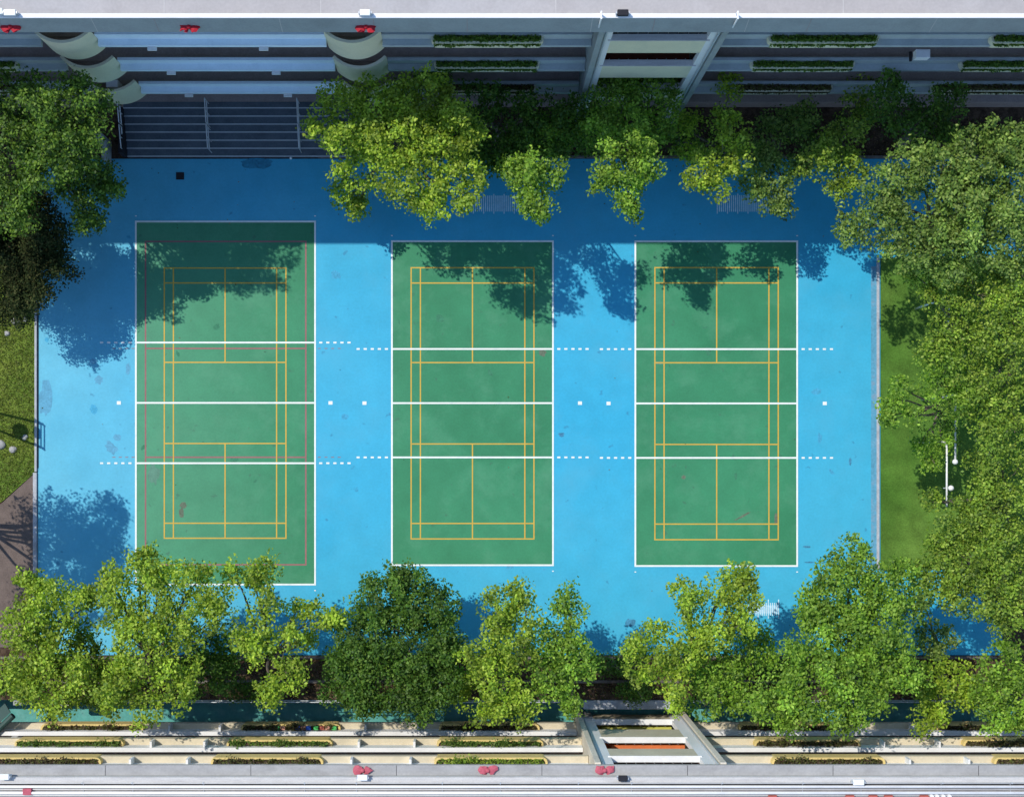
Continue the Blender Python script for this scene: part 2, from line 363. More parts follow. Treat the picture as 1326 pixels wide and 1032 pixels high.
PAL = {  # per-leaf colours, linear
 'lime':  [(.31,.44,.035),(.40,.50,.06),(.21,.33,.028),(.12,.22,.02)],
 'fresh': [(.22,.38,.035),(.31,.46,.06),(.14,.27,.025),(.08,.17,.02)],
 'olive': [(.23,.35,.035),(.34,.44,.06),(.15,.26,.026),(.07,.13,.018)],
 'deep':  [(.075,.165,.018),(.115,.22,.025),(.045,.11,.013),(.14,.23,.03)],
 'mid':  [(.11,.21,.02),(.20,.32,.04),(.06,.13,.015),(.04,.09,.012)],  # fresh leaf greens darkened, building shade put into the leaf colour
 'dull':  [(.19,.30,.05),(.30,.40,.09),(.12,.21,.035),(.06,.12,.02)],
 'needle':[(.04,.06,.018),(.06,.07,.022),(.025,.04,.012),(.08,.085,.03)],
}
def crown_points(circles, seed, dens, leaf, cl=(9, 15), flat=.75):
    """circles (px,py,r_px,h); twig clusters spread through each dome, leaves on and in every cluster"""
    rs = np.random.RandomState(seed); Ps = []; Ns = []; tint = []; centers = []
    for (px, py, r, h) in circles:
        r = r*1.08+1.5
        R_ = r/PX*(1-h/CH); x, y = G(px, py, h)
        nclu = max(5, int(2.6*(r/12.)**2))
        for k in range(nclu):
            u = rs.rand()**.5*.95; t = rs.rand()*6.2832
            if u > .72 and rs.rand() < .35: u *= rs.uniform(.9, 1.22)
            cr = rs.uniform(*cl)/PX*rs.choice([.6, .85, 1.15], p=[.35,.45,.2])
            dz = max(1-u*u, 0)**.5*R_*flat*rs.uniform(-.55, 1.05)
            cx, cy, cz = x+u*R_*math.cos(t), y+u*R_*math.sin(t), h+dz+rs.normal()*.3
            n = int(2.*dens*(cr/.45)**2*rs.uniform(.6, 1.2))
            d = rs.normal(size=(n, 3)); d /= np.linalg.norm(d, axis=1, keepdims=True)
            d[:, 2] = np.where(d[:, 2] < -.3, -d[:, 2], d[:, 2])
            rr = cr*(.3+.85*rs.rand(n)**.75)[:, None]
            a = rs.rand()*6.2832; e = rs.uniform(1., 1.75)
            q = d*rr*np.array([e, 1/e**.5, rs.uniform(.45, .8)])
            q = np.stack([q[:,0]*math.cos(a)-q[:,1]*math.sin(a), q[:,0]*math.sin(a)+q[:,1]*math.cos(a), q[:,2]], 1)
            p = np.array([cx, cy, cz])+q+rs.normal(size=(n, 3))*.05
            Ps.append(p); Ns.append(d*.7+rs.normal(size=(n, 3))*.6+np.array([0, 0, .55]))
            tint.append(np.full(n, np.clip(rs.normal()*.2, -.45, .4)))
            if k % 3 == 0: centers.append((cx, cy, cz))
        # loose outer leaves
        n = int(nclu*dens*.4); u = rs.rand(n)**.5*1.1; t = rs.rand(n)*6.2832
        Ps.append(np.stack([x+u*R_*np.cos(t), y+u*R_*np.sin(t), h+rs.uniform(-.6, .5, n)*R_], 1)); Ns.append(rs.normal(size=(n, 3))+np.array([0,0,.6])); tint.append(rs.normal(size=n)*.15)
    return np.concatenate(Ps), np.concatenate(Ns), np.concatenate(tint), centers, rs

def branch(mb, p, q, r0, r1, rnd, segs=3, sag=.12):
    p = Vector(p); q = Vector(q); L_ = (q-p).length; pts = [p]
    for i in range(1, segs):
        t = i/segs; w_ = p.lerp(q, t)+Vector((rnd.uniform(-1,1), rnd.uniform(-1,1), rnd.uniform(0,1)))*L_*sag*.5
        pts.append(w_)
    pts.append(q)
    for i in range(segs):
        a = r0+(r1-r0)*i/segs; b = r0+(r1-r0)*(i+1)/segs
        mb.tube(pts[i], pts[i+1], a, b, 6)

def tree(label, kind, pal, circles, base, seed, dens=62, leaf=.165, cl=(8, 13.5), m='leaf', group=None, flat=.75, cat='tree'):
    """circles (px,py,r,h) in photo pixels at height h; base = ground pixel of the trunk"""
    bx, by = G(*base); P, Nn, tint, cen, rs = crown_points(circles, seed, dens, leaf, cl, flat)
    root = thing(kind, label, cat, (bx, by, 0), group)
    pc = np.array(PAL[pal]); idx = rs.choice(len(pc), len(P), p=[.38,.22,.25,.15])
    cols = pc[idx]*(1+tint[:, None])*rs.uniform(.85, 1.15, (len(P), 1))
    leaves_mesh('crown', P, Nn, leaf*rs.uniform(.65, 1.25, len(P)), np.clip(cols, .005, 1), M[m], root, rs, off=(bx, by, 0))
    rnd = random.Random(seed); mb = MB((bx, by, 0))
    hm = sum(c[3] for c in circles)/len(circles)
    cx = sum(gx(c[0], c[3]) for c in circles)/len(circles); cy = sum(gy(c[1], c[3]) for c in circles)/len(circles)
    fork = Vector((bx*.65+cx*.35, by*.65+cy*.35, hm*.42))
    r = .09+.013*hm
    branch(mb, (bx, by, -.1), fork, r*1.35, r, rnd, 4, .05)
    for c in circles:
        q = Vector((*G(c[0], c[1], c[3]), c[3]-.1*c[2]/PX))
        mid = fork.lerp(q, .5)+Vector((rnd.uniform(-.3,.3), rnd.uniform(-.3,.3), .3))
        branch(mb, fork, mid, r*.5, r*.32, rnd, 2); branch(mb, mid, q, r*.32, r*.1, rnd, 2)
        near = [e for e in cen if (e[0]-q.x)**2+(e[1]-q.y)**2 < (c[2]/PX)**2][:6]
        for e in near: branch(mb, mid.lerp(q, rnd.uniform(.2,1)), e, r*.13, .010, rnd, 2, .2)
    mb.build('trunk', M['bark'], root)
    return root

FAR = 'trees in the shade of the far building'; RIGHT = 'trees along the right lawn'; NEAR = 'trees in the planting strip by the near building'
def C(h, *cs): return [(a, b, r, h+(d[0] if d else 0)) for a, b, r, *d in cs]
# --- far (top) row
tree('large leafy green tree at the far left corner, hanging over the blue surface', 'broadleaf_tree', 'mid',
     C(8.4,(35,135,38,1.2),(92,150,44,2.2),(28,195,40,0),(58,215,26),(18,255,26,-1),(28,282,18,-1),(110,232,28,-1.5),(137,228,18,-2),(120,268,18,-2.5),(118,290,12,-3),(92,190,34,1),(150,250,9,-2),(95,245,16,-2)), (60,190), 1)
tree('very dark feathery tree at the left edge beside the rough grass', 'casuarina_tree', 'needle',
     C(3.9,(22,318,38),(45,345,36),(12,386,30),(60,300,24,1),(45,378,20),(45,272,26,1.2),(5,345,34),(64,330,16),(-60,300,44,1.2),(-45,250,44,2.2)), (15,360), 2, dens=120, leaf=.13, cl=(10,17), m='needle')  # last two lobes added outside the frame to shade the blue corner
tree('largest bright lime tree right of the dark steps', 'broadleaf_tree', 'lime',
     C(8.3,(440,158,34),(500,138,34),(548,138,38),(470,210,34,-1.5),(452,255,20,-5.6),(465,272,12,-6),(515,185,40),(572,178,40),(598,160,24),(540,238,34),(562,268,16),(600,232,26),(598,265,12),(428,124,15,-2),(470,118,16,-1)), (505,196), 3)
tree('dim green tree in deep shade under the planters between the steps and stair tower', 'broadleaf_tree', 'deep',
     C(5.5,(650,160,34),(625,200,26),(665,200,24),(560,108,22,-1),(625,130,22),(700,150,26),(730,180,22),(735,145,18)), (640,178), 4, group=None, dens=50)
tree('slim green tree whose tip hangs over the left measuring grid', 'broadleaf_tree', 'fresh',
     C(8.,(680,225,22),(692,262,17),(700,280,9),(713,228,15),(712,178,26,-3),(735,160,18,-3),(660,215,16,-1)), (690,186), 5)
tree('two-tone tree standing in front of the far stair tower', 'broadleaf_tree', 'fresh',
     C(7.6,(790,128,30,-2),(848,118,30,-2),(800,160,34,-1),(850,165,22,-2),(812,205,36),(783,230,18),(812,248,16),(816,268,8),(843,215,16),(770,165,22,-3)), (806,190), 6)
tree('narrow pale tree just left of the right-hand measuring grid', 'broadleaf_tree', 'lime',
     C(6.5,(890,165,18,-3),(895,195,14,-3),(945,118,16,-2),(948,175,22),(930,205,22),(903,232,14),(925,243,14),(952,205,14),(935,160,16,-1)), (934,192), 7)
tree('small loose green tree leaning over the right-hand measuring grid', 'broadleaf_tree', 'dull',
     C(5.,(998,228,24),(975,242,16),(1010,266,9),(990,205,16),(1025,165,20,-1.5),(1030,215,12),(1000,165,20,-1.5),(975,190,16,-1),(1045,150,16,-2)), (1002,192), 8)
tree('rounded yellow-green tree between the small loose tree and the corner trees', 'broadleaf_tree', 'olive',
     C(6.3,(1085,190,27),(1058,210,20),(1102,220,18),(1088,246,10),(1112,148,18,-2),(1110,120,16,-2)), (1080,190), 9)
tree('dark green twin-crowned tree nearest the building at the far right corner', 'broadleaf_tree', 'deep',
     C(7.4,(1160,140,25),(1150,118,16),(1168,165,14),(1196,192,15),(1224,132,20),(1205,165,12),(1225,170,9)), (1165,190), 10)
# --- right side
tree('broad dull-green tree filling the far right corner of the court', 'broadleaf_tree', 'dull',
     C(9.,(1180,212,28),(1148,250,28),(1148,300,30),(1222,225,32),(1268,205,36),(1312,190,26),(1200,308,30),(1240,258,34),(1262,290,40),(1312,250,38),(1305,310,38),(1232,335,32),(1104,296,17,-1),(1185,335,18)), (1190,300), 11, dens=72)
tree('fine-leaved olive tree overhanging the top of the lawn', 'fine_leaved_tree', 'olive',
     C(8.,(1232,375,26),(1204,388,12),(1262,378,30),(1236,425,26),(1196,455,14),(1212,440,14),(1255,455,28),(1300,372,26),(1180,352,10,-1)), (1228,420), 12, dens=66, leaf=.145, cl=(7.5,13))
tree('fine-leaved olive tree with a branch reaching across the kerb onto the blue surface', 'fine_leaved_tree', 'fresh',
     C(7.6,(1222,500,28),(1168,502,13),(1146,540,8),(1158,520,10),(1184,540,12),(1208,464,14),(1245,520,26),(1218,560,18,-3),(1212,585,15,-3.4),(1205,598,9,-3.4),(1195,568,14,-3.4)), (1225,520), 13, dens=64, leaf=.15, cl=(7.5,13))
tree('dense olive tree at the right edge beside the upper lawn', 'fine_leaved_tree', 'olive',
     C(8.4,(1312,410,30),(1290,440,28),(1305,490,34),(1288,540,28),(1315,560,24),(1270,500,20),(1310,350,20)), (1300,470), 14, dens=66, leaf=.145, cl=(7.5,13))
tree('olive tree at the right edge behind the white lamp globes', 'fine_leaved_tree', 'olive',
     C(7.8,(1275,600,22),(1300,610,30),(1272,640,20),(1300,665,34),(1268,680,20),(1310,700,26),(1250,655,12),(1208,650,11,-2)), (1292,640), 15, dens=66, leaf=.145, cl=(7.5,13))
tree('yellow-green tree closing the lower end of the lawn', 'fine_leaved_tree', 'olive',
     C(7.6,(1240,690,28),(1212,710,16),(1262,725,36),(1222,740,28),(1300,740,34),(1275,770,30),(1312,785,26),(1295,805,16),(1180,745,18,-1),(1240,770,22)), (1250,730), 16, dens=64, leaf=.15, cl=(7.5,13))
# --- near (bottom) row
tree('lime tree at the left end of the near planting strip', 'broadleaf_tree', 'lime',
     C(7.2,(32,812,28),(60,780,22),(98,778,20),(45,760,9),(30,750,7),(60,830,26),(55,880,34),(28,875,20),(75,910,18),(95,870,20),(130,770,16),(80,800,18)), (60,866), 17)
tree('thin olive tree between the two lime trees at the lower left', 'broadleaf_tree', 'olive',
     C(5.6,(112,845,20),(118,885,24),(130,905,16),(105,820,18),(145,870,18)), (118,872), 18)
tree('wide airy lime tree overlapping the lower left corner of the leftmost green court', 'broadleaf_tree', 'lime',
     C(7.6,(193,738,22),(188,725,12),(236,742,14),(215,755,18),(150,762,17),(142,745,9),(160,800,20),(200,790,26),(240,780,24),(185,840,34),(165,885,28),(190,915,18),(145,905,16),(230,835,30),(275,770,16),(262,745,9),(288,800,18),(225,885,24)), (195,868), 19)
tree('low dark tree above the soil strip left of the slim forked tree', 'broadleaf_tree', 'deep',
     C(4.6,(275,845,24),(255,875,22),(285,880,16),(300,855,14)), (270,868), 20, dens=55)
tree('slim forked lime tree at the lower right corner of the leftmost green court', 'broadleaf_tree', 'lime',
     C(6.8,(345,742,17),(303,742,10),(325,748,9),(340,785,18),(330,825,20),(370,835,22),(385,790,12,-1),(372,872,18),(350,895,12),(405,800,16,-1),(428,798,12,-1),(400,830,10,-1),(310,830,12)), (350,868), 21)
tree('round dark green tree, darkest and densest of the near row', 'dense_evergreen_tree', 'deep',
     C(5.6,(532,762,26),(495,782,28),(515,748,12),(562,785,30),(480,825,38),(540,830,48),(455,865,30),(438,890,22),(500,880,38),(560,880,34),(588,835,16),(470,905,22),(540,910,26)), (515,868), 22, dens=95, leaf=.15)
tree('bright lime tree right of the dark round tree', 'broadleaf_tree', 'lime',
     C(7.4,(642,785,22),(676,765,15),(682,790,16),(655,825,28),(622,850,18),(645,870,28),(690,825,18),(655,905,22),(675,925,14),(635,920,14),(605,880,14,-2),(598,895,10,-2)), (650,866), 23)
tree('lime tree left of the near stair tower with a pale leaning tip', 'broadleaf_tree', 'fresh',
     C(6.8,(733,772,13),(740,795,15),(722,815,18),(702,850,18),(735,855,24),(760,860,18),(715,880,22),(735,900,14),(738,918,8),(750,830,12)), (728,870), 24)
tree('forked lime tree above the near stair tower, its top reaching the rightmost green court', 'broadleaf_tree', 'lime',
     C(7.,(832,850,26),(880,838,30),(950,748,15),(968,742,11),(932,762,20),(960,775,18),(885,768,14),(895,790,16),(940,805,24),(905,825,22),(965,810,16),(870,880,22),(850,820,14),(875,905,12)), (880,868), 25)
tree('low lime tree right of the near stair tower', 'broadleaf_tree', 'fresh',
     C(5.8,(920,870,30),(960,850,20),(955,888,22),(912,915,16),(985,820,14,-1),(990,850,14,-1),(935,900,18)), (940,872), 26)
tree('biggest spreading tree at the lower right corner of the blue surface', 'broadleaf_tree', 'fresh',
     C(7.8,(1100,722,22),(1075,745,20),(1060,775,20),(1045,800,12),(1098,775,32),(1145,760,26),(1140,800,32),(1178,790,18),(1085,825,36),(1135,850,36),(1045,850,30),(1010,892,26),(1055,895,34),(1112,900,34),(1165,870,24),(1020,925,18),(1095,928,16),(1170,740,14),(985,920,12)), (1100,868), 27, dens=70)
tree('small yellowish tree between the biggest spreading tree and the right edge', 'broadleaf_tree', 'lime',
     C(5.5,(1205,880,18),(1240,878,20),(1215,905,20),(1195,925,15),(1255,900,12),(1215,930,12)), (1220,874), 28)
tree('green tree at the lower right corner of the picture', 'broadleaf_tree', 'fresh',
     C(6.6,(1300,860,24),(1315,900,26),(1285,890,18),(1290,925,16),(1270,905,12),(1318,930,16)), (1300,868), 29)
tree('bluish-green sapling beside the deep blue gap at the lower right', 'broadleaf_tree', 'dull',
     C(4.,(1205,815,14),(1225,825,13),(1195,835,12),(1215,842,9),(1188,770,14)), (1212,850), 30, dens=45)
# out of the frame on the left: cast the shadows seen on the path and the blue surface
tree('tall tree standing beyond the left edge above the paved path', 'broadleaf_tree', 'fresh',
     C(8.,(-90,600,42),(-70,640,32),(-120,650,45),(-60,570,20),(-150,600,40),(-95,700,38),(-150,700,40)), (-110,650), 31, dens=60)

def shrub(label, circles, base, seed, pal='deep', group=None, dens=55, leaf=.13):
    return tree(label, 'shrub', pal, circles, base, seed, dens, leaf, (7, 11), group=group, cat='shrub')
UND = 'low shrubs in the dark planting bed under the far building'
for i, (x, lab) in enumerate([(455,'below the big lime tree'),(585,'near the right side of the big lime tree'),(745,'left of the far stair tower'),(880,'right of the far stair tower'),
                              (1055,'behind the rounded yellow-green tree'),(1270,'at the far right end of the bed')]):
    shrub('low dark shrub in the shaded bed '+lab, C(.9,(x,182,16),(x+22,188,13),(x-18,178,12)), (x,184), 40+i, group=UND)
for i, (x, y, lab) in enumerate([(14,880,'at the left edge of the near planting strip'),(312,892,'under the slim forked lime tree'),(455,850,'left of the round dark tree'),
                                 (795,860,'in the gap above the near stair tower'),(820,892,'just above the concrete slab of the near stair tower'),(1000,862,'between two near trees beside the kerb')]):
    shrub('low shrub '+lab, C(1.,(x,y,14),(x+12,y+4,9),(x-12,y+3,9)), (x,y-3), 50+i, group='low shrubs in the near planting strip')

# rough grass tufts on the bank (uncountable)
rs = np.random.RandomState(9); n = 26000
tx = rs.uniform(gx(-60), gx(44), n); ty = rs.uniform(gy(650), gy(385), n)
lim = np.array([gy(612)+(gx(45)-a)*(gy(650)-gy(612))/(gx(45)-gx(2)) for a in tx])
k = ty > lim+.05; P = np.stack([tx, ty, rs.uniform(.04, .11, n)], 1)[k]
cl = np.array([(.11,.17,.02),(.17,.21,.03),(.08,.13,.02),(.20,.22,.05)])[rs.choice(4, len(P))]
g = leaves_mesh('grass_tufts', P, rs.normal(size=(len(P),3))+np.array([0,0,.9]), rs.uniform(.05,.12,len(P)), cl, M['leaf'], None, rs, asp=.35)
tag(g, 'tufts of rough yellow-green grass on the bank at the left edge', 'grass', kind='stuff')
# leaf litter on the soil
rs = np.random.RandomState(12); n = 9000
P = np.concatenate([np.stack([rs.uniform(gx(60), gx(1300), n), rs.uniform(gy(904), gy(855), n), rs.uniform(-.03,.0,n)], 1),
                    np.stack([rs.uniform(gx(412), gx(1326), n//2), rs.uniform(gy(201), gy(150), n//2), rs.uniform(-.03,.0,n//2)], 1)])
cl = np.array([(.16,.10,.05),(.22,.15,.08),(.10,.07,.03),(.08,.11,.02)])[rs.choice(4, len(P))]
g = leaves_mesh('leaf_litter', P, rs.normal(size=(len(P),3))*.4+np.array([0,0,1]), rs.uniform(.07,.14,len(P)), cl, M['leaf'], None, rs)
tag(g, 'fallen brown leaves scattered over the soil of the planting strips', 'leaves', kind='stuff')
# fallen leaves on the court
rs = np.random.RandomState(13); n = 260
P = np.stack([rs.uniform(gx(55), gx(1125), n), rs.uniform(gy(845), gy(215), n), np.full(n, .03)], 1)
k = (rs.rand(n) < np.where(np.abs(P[:,1]-gy(530)) > 9, 1, .18)); P = P[k]
cl = np.array([(.20,.13,.05),(.10,.12,.03),(.05,.07,.05)])[rs.choice(3, len(P))]
g = leaves_mesh('fallen_leaves', P, rs.normal(size=(len(P),3))*.2+np.array([0,0,1]), rs.uniform(.05,.10,len(P)), cl, M['leaf'], None, rs)
tag(g, 'a few stray leaves fallen on the blue and green court surface', 'leaves', kind='stuff')

# boulders at the left edge
for i, (x, y, r, lab) in enumerate([(1,576,.26,'grey boulder cut by the left edge of the picture beside the pole shadows'),(17,582,.20,'flat pale boulder just right of the boulder at the left edge'),
                         (33,566,.15,'bluish boulder in the round shadow by the kerb'),(21,416,.22,'pale boulder under the dark feathery tree'),(10,432,.15,'small boulder on the grass below the dark feathery tree'),(33,414,.13,'small round boulder close to the kerb under the dark feathery tree')]):
    mb = MB(); rr = random.Random(i); X, Y = G(x, y); mb.ball((X, Y, .04), r, 10, 7, .6)
    mb.v = [(a+rr.uniform(-.03,.03), b+rr.uniform(-.03,.03), c+rr.uniform(-.02,.02)) for a, b, c in mb.v]
    tag(mb.build('boulder', M['stone'], smooth=True), lab, 'boulder', 'boulders on the rough grass')

# ------------------------------------------------------------------ planter plants
def planting(label, x0, x1, y0, y1, z, pal, seed, group, hang=0., dens=260, hmax=.28, clumpy=False):
    rs = np.random.RandomState(seed); n = int(dens*(x1-x0))
    t = rs.rand(n); X = x0+(x1-x0)*t
    amp = np.interp(t, np.linspace(0, 1, 14), rs.uniform(.3 if clumpy else .6, 1., 14))
    keep = rs.rand(n) < .35+.65*amp; X = X[keep]; a = amp[keep]; n = len(X)
    Y = rs.uniform(y0, y1, n); Zv = z+rs.uniform(0, 1, n)*hmax*a
    sgn = -1 if hang > 0 else 1
    hm = rs.rand(n) < (.35 if hang else .0)
    Y = np.where(hm, (y0 if hang > 0 else y1)+sgn*rs.uniform(0, .10, n), Y)
    Zv = np.where(hm, z-rs.rand(n)**1.5*abs(hang)*np.interp(X, np.linspace(x0, x1, 16), rs.uniform(.1, 1, 16)), Zv)
    if clumpy:
        for q in range(rs.randint(2, 6)):
            c0 = rs.uniform(x0+.25, x1-.25); m_ = rs.randint(50, 150); d = rs.normal(size=(m_, 3))*np.array([.17, .10, .12])
            X = np.append(X, np.clip(c0+d[:,0], x0-.1, x1+.1)); Y = np.append(Y, (y0+y1)/2+d[:,1]+.04); Zv = np.append(Zv, z+.25+d[:,2])
        n = len(X)
    P = np.stack([X, Y, Zv], 1); pc = np.array(PAL[pal]); cols = pc[rs.choice(4, n)]*rs.uniform(.8, 1.2, (n, 1))
    o = leaves_mesh('planter_plants', P, rs.normal(size=(n, 3))+np.array([0, -.3 if hang else .3, .7]), rs.uniform(.07, .15, n), cols, M['leaf'], None, rs)
    return tag(o, label, 'plants', group)

PAL['wither'] = [(.10,.10,.03),(.13,.11,.05),(.08,.05,.03),(.12,.14,.03)]
PAL['leafy'] = [(.10,.20,.03),(.14,.24,.04),(.07,.14,.02),(.17,.22,.05)]

# ------------------------------------------------------------------ FAR building (top of the picture)
FY = 453/PX                                # parapet plane
bA = thing('school_building', 'long shaded building across the top with pale blue parapets, curved balconies and a stair tower', 'building', (0, FY, 0))
OA = (0, FY, 0)
def A(): return MB(OA)
XL, XR = -46., 46.
T0, T1 = 4.75, 9.85                        # stair tower
FF = 446/PX                                # plane of slab edges and planters
rows = [(10.85, 11.62), (7.48, 8.18), (3.95, 4.62)]
A().box(XL, XR, FY+2.6, FY+16, -.06, 14.95).build('wall', M['inner'], bA)
for (zb, zc) in rows:
    A().box(XL, XR, FY+.13, FY+2.6, zb-.05, zb+.14).build('corridor_floor', M['floor'], bA)
    for (x0, x1, mt) in [(XL, -18.02, 'grey'), (-15.68, -6.25, 'lblue'), (-3.92, T0-.02, 'grey'), (T1+.02, XR, 'grey')]:
        A().box(x0, x1, FF, FY+.12, zb, zb+.22).build('slab_edge', M[mt], bA, bevel=.01)
        A().box(x0, x1, FY, FY+.14, zb+.222, zc).build('parapet', M[mt], bA, bevel=.015)
        A().box(x0, x1, FY+.14, FY+.17, zc-.2, zc-.03).build('parapet_cap', M['conc'], bA)
    for (x0, x1) in [(-18.02, -15.68), (-6.25, -3.92)]:   # curved balconies
        mb = A(); n = 18; cxm = (x0+x1)/2; hw = (x1-x0)/2; bul = .50; Rr_ = (hw*hw+bul*bul)/(2*bul)
        def arc(rad):
            out = []
            a0 = math.asin(hw/Rr_)
            for i in range(n+1):
                a = -a0+2*a0*i/n; out.append((cxm+rad*math.sin(a), FY+(Rr_-bul)-rad*math.cos(a)))
            return out
        o_, i_ = arc(Rr_), arc(Rr_-.12)
        vs = [(x, y, zb-.9) for x, y in o_]+[(x, y, zc+.5) for x, y in o_]+[(x, y, zb-.9) for x, y in i_]+[(x, y, zc+.5) for x, y in i_]
        k = n+1; fs = []
        for i in range(n):
            fs += [(i, i+1, k+i+1, k+i), (k+i, k+i+1, 3*k+i+1, 3*k+i), (2*k+i+1, 2*k+i, 3*k+i, 3*k+i+1), (i+1, i, 2*k+i, 2*k+i+1)]
        fs += [(0, k, 3*k, 2*k), (n, 2*k+n, 3*k+n, k+n)]
        mb.add(vs, fs); b_ = mb.build('curved_balcony', M['cream'], bA, smooth=False)
        fl = MB(OA); fl.prism([(x, y) for x, y in arc(Rr_-.13)]+[(x1, FY+.13), (x0, FY+.13)], zb-.1, zb+.1)
        fl.build('balcony_floor', M['floor'], bA)
    for x in (-13.48, -8.86):
        A().box(x-.18, x+.2, FF-.16, FF-.002, zb+.02, zb+.12).build('drain_spout', M['white'], bA, bevel=.01)
A().box(XL, XR, FY+2.5, FY+2.6, 0, 14).build('corridor_wall', M['inner'], bA)
A().box(XL, XR, FY+.2, FY+2.6, -.06, .9).build('ground_corridor', M['floor'], bA)
# ledge, upstand, roof
m_ = A(); m_.add([(XL,16.71,14.1),(XR,16.71,14.1),(XR,17.1,14.1),(XL,17.1,14.1),(XL,16.93,15.06),(XR,16.93,15.06),(XR,17.1,15.06),(XL,17.1,15.06)],
      [(0,3,2,1),(4,5,6,7),(0,1,5,4),(1,2,6,5),(2,3,7,6),(3,0,4,7)]); m_.build('fascia', M['conc'], bA)
rq = random.Random(8); X = XL
while X < XR:                              # panel joints of the leaning fascia
    m_ = A(); m_.add([(X,16.706,14.12),(X+.025,16.706,14.12),(X+.025,16.924,15.05),(X,16.924,15.05)], [(0,1,2,3)]); m_.build('fascia_joint', M['inner' if rq.random() < .3 else 'floor'], bA)
    X += rq.choice([2.4, 3.6, 4.8])
A().box(XL, XR, 17.1, FY+2.6, 14.08, 14.96).build('roof_slab', M['conc'], bA)
A().box(XL, XR, 16.92, 17.10, 15.061, 15.12).build('roof_upstand', M['white'], bA, bevel=.02)
A().box(XL, XR, 17.102, FY+16, 14.962, 15.03).build('roof', M['roof'], bA)
for i, x in enumerate([-30,-21,-12,-6,3,14,21,30]):
    A().box(x, x+.02, 17.11, FY+16, 15.031, 15.035).build('roof_joint', M['capw'], bA)
# stair tower
TY = 440/PX
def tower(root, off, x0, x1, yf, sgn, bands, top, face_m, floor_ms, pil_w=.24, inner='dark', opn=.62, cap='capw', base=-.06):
    """yf front plane; sgn=-1 faces -Y"""
    back = yf-sgn*2.6; f = lambda d: yf-sgn*d
    B = lambda: MB(off)
    for xa, xb in ((x0, x0+pil_w), (x1-pil_w, x1)):
        B().box(xa, xb, f(-.18), f(1.2), base, top).build('pilaster', M['conc' if sgn < 0 else 'beige2'], root, bevel=.02)
        B().tube((xa+(.34 if xa == x0 else -.07), f(-.06), base), (xa+(.34 if xa == x0 else -.07), f(-.06), top), .05).build('downpipe', M['steel'], root)
    for xa, xb in ((x0+pil_w, x0+opn), (x1-opn, x1-pil_w)):
        B().box(xa, xb, f(0), f(.25), base, top).build('pier', M['white'], root)
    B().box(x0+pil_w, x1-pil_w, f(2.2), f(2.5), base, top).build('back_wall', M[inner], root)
    for i, (zb, zc) in enumerate(bands):
        B().box(x0+opn, x1-opn, f(0), f(.2), zb, zc).build('band', M[face_m], root)
        B().box(x0+opn-.12, x1-opn+.12, f(-.05), f(.23), zc+.002, zc+.06).build('sill', M[cap], root, bevel=.01)
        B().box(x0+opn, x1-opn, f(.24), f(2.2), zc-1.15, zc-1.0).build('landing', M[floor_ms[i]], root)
        for k in range(9):
            B_x = x0+opn+.3+k*(x1-x0-2*opn-.6)/8
            B().tube((B_x, f(.32), zc-1.0), (B_x, f(.32), zc-.1), .015, n=5).build('baluster', M['steel'], root)
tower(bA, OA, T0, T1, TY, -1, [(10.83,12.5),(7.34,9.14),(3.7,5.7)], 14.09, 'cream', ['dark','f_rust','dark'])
# planters on the far building
colsA = [(-24.7,-20.1,'left of the first curved balcony'),(-1.9,2.73,'left of the far stair tower'),(11.95,16.5,'right of the far stair tower'),(21.1,25.8,'at its far right end')]
rown = ['top','middle','lowest']
def planter(root, off, x0, x1, yf, sgn, z0, z1, m, depth=.55, seed=0):
    """hollow box hung on the parapet face at yf, rounded ends"""
    B = MB(off); r = min(.22, depth*.8); n = 5; yo = yf+sgn*depth
    def outl(d):
        pts = [(x0+d, yf)]; rr = r-d*.5
        for i in range(n+1):
            a = math.pi/2*i/n; pts.append((x0+d+rr-rr*math.cos(a), yo-sgn*d-sgn*rr+sgn*rr*math.sin(a)))
        for i in range(n+1):
            a = math.pi/2*(1-i/n); pts.append((x1-d-rr+rr*math.cos(a), yo-sgn*d-sgn*rr+sgn*rr*math.sin(a)))
        pts.append((x1-d, yf)); return pts
    o_, i_ = outl(0), outl(.09); k = len(o_)
    vs = [(x, y, z0) for x, y in o_]+[(x, y, z1) for x, y in o_]+[(x, y, z1) for x, y in i_]+[(x, y, z1-.12) for x, y in i_]
    fs = []
    for i in range(k-1):
        fs += [(i, i+1, k+i+1, k+i), (k+i, k+i+1, 2*k+i+1, 2*k+i), (2*k+i, 2*k+i+1, 3*k+i+1, 3*k+i)]
    fs.append(tuple(range(k-1, -1, -1)))
    if sgn > 0: fs = [tuple(reversed(f)) for f in fs]
    B.add(vs, fs); p = B.build('planter', M[m], root)
    s = MB(off); s.add([(x, y, z1-.10) for x, y in i_], [tuple(range(k))]); s.build('planter_soil', M['pot'], p)
    return p
gA = 'trailing plants in the wall planters of the far building'
for j, (zb, zc) in enumerate(rows):
    for i, (x0, x1, lab) in enumerate(colsA):
        zt = zc-.18; 
        planter(bA, OA, x0, x1, FY-.003, -1, zb-.01, zt, 'cream', (FY-FF)+.02)
        if i == 0 and j != 1: pass
        planting('dark plants spilling from the %s-row planter %s' % (rown[j], lab), x0+.12, x1-.12, FF+.02, FY-.03, zt-.05, 'deep' if j < 2 else 'wither', 100+j*10+i, gA, hang=.45 if j < 2 else .2, dens=650, hmax=.38)
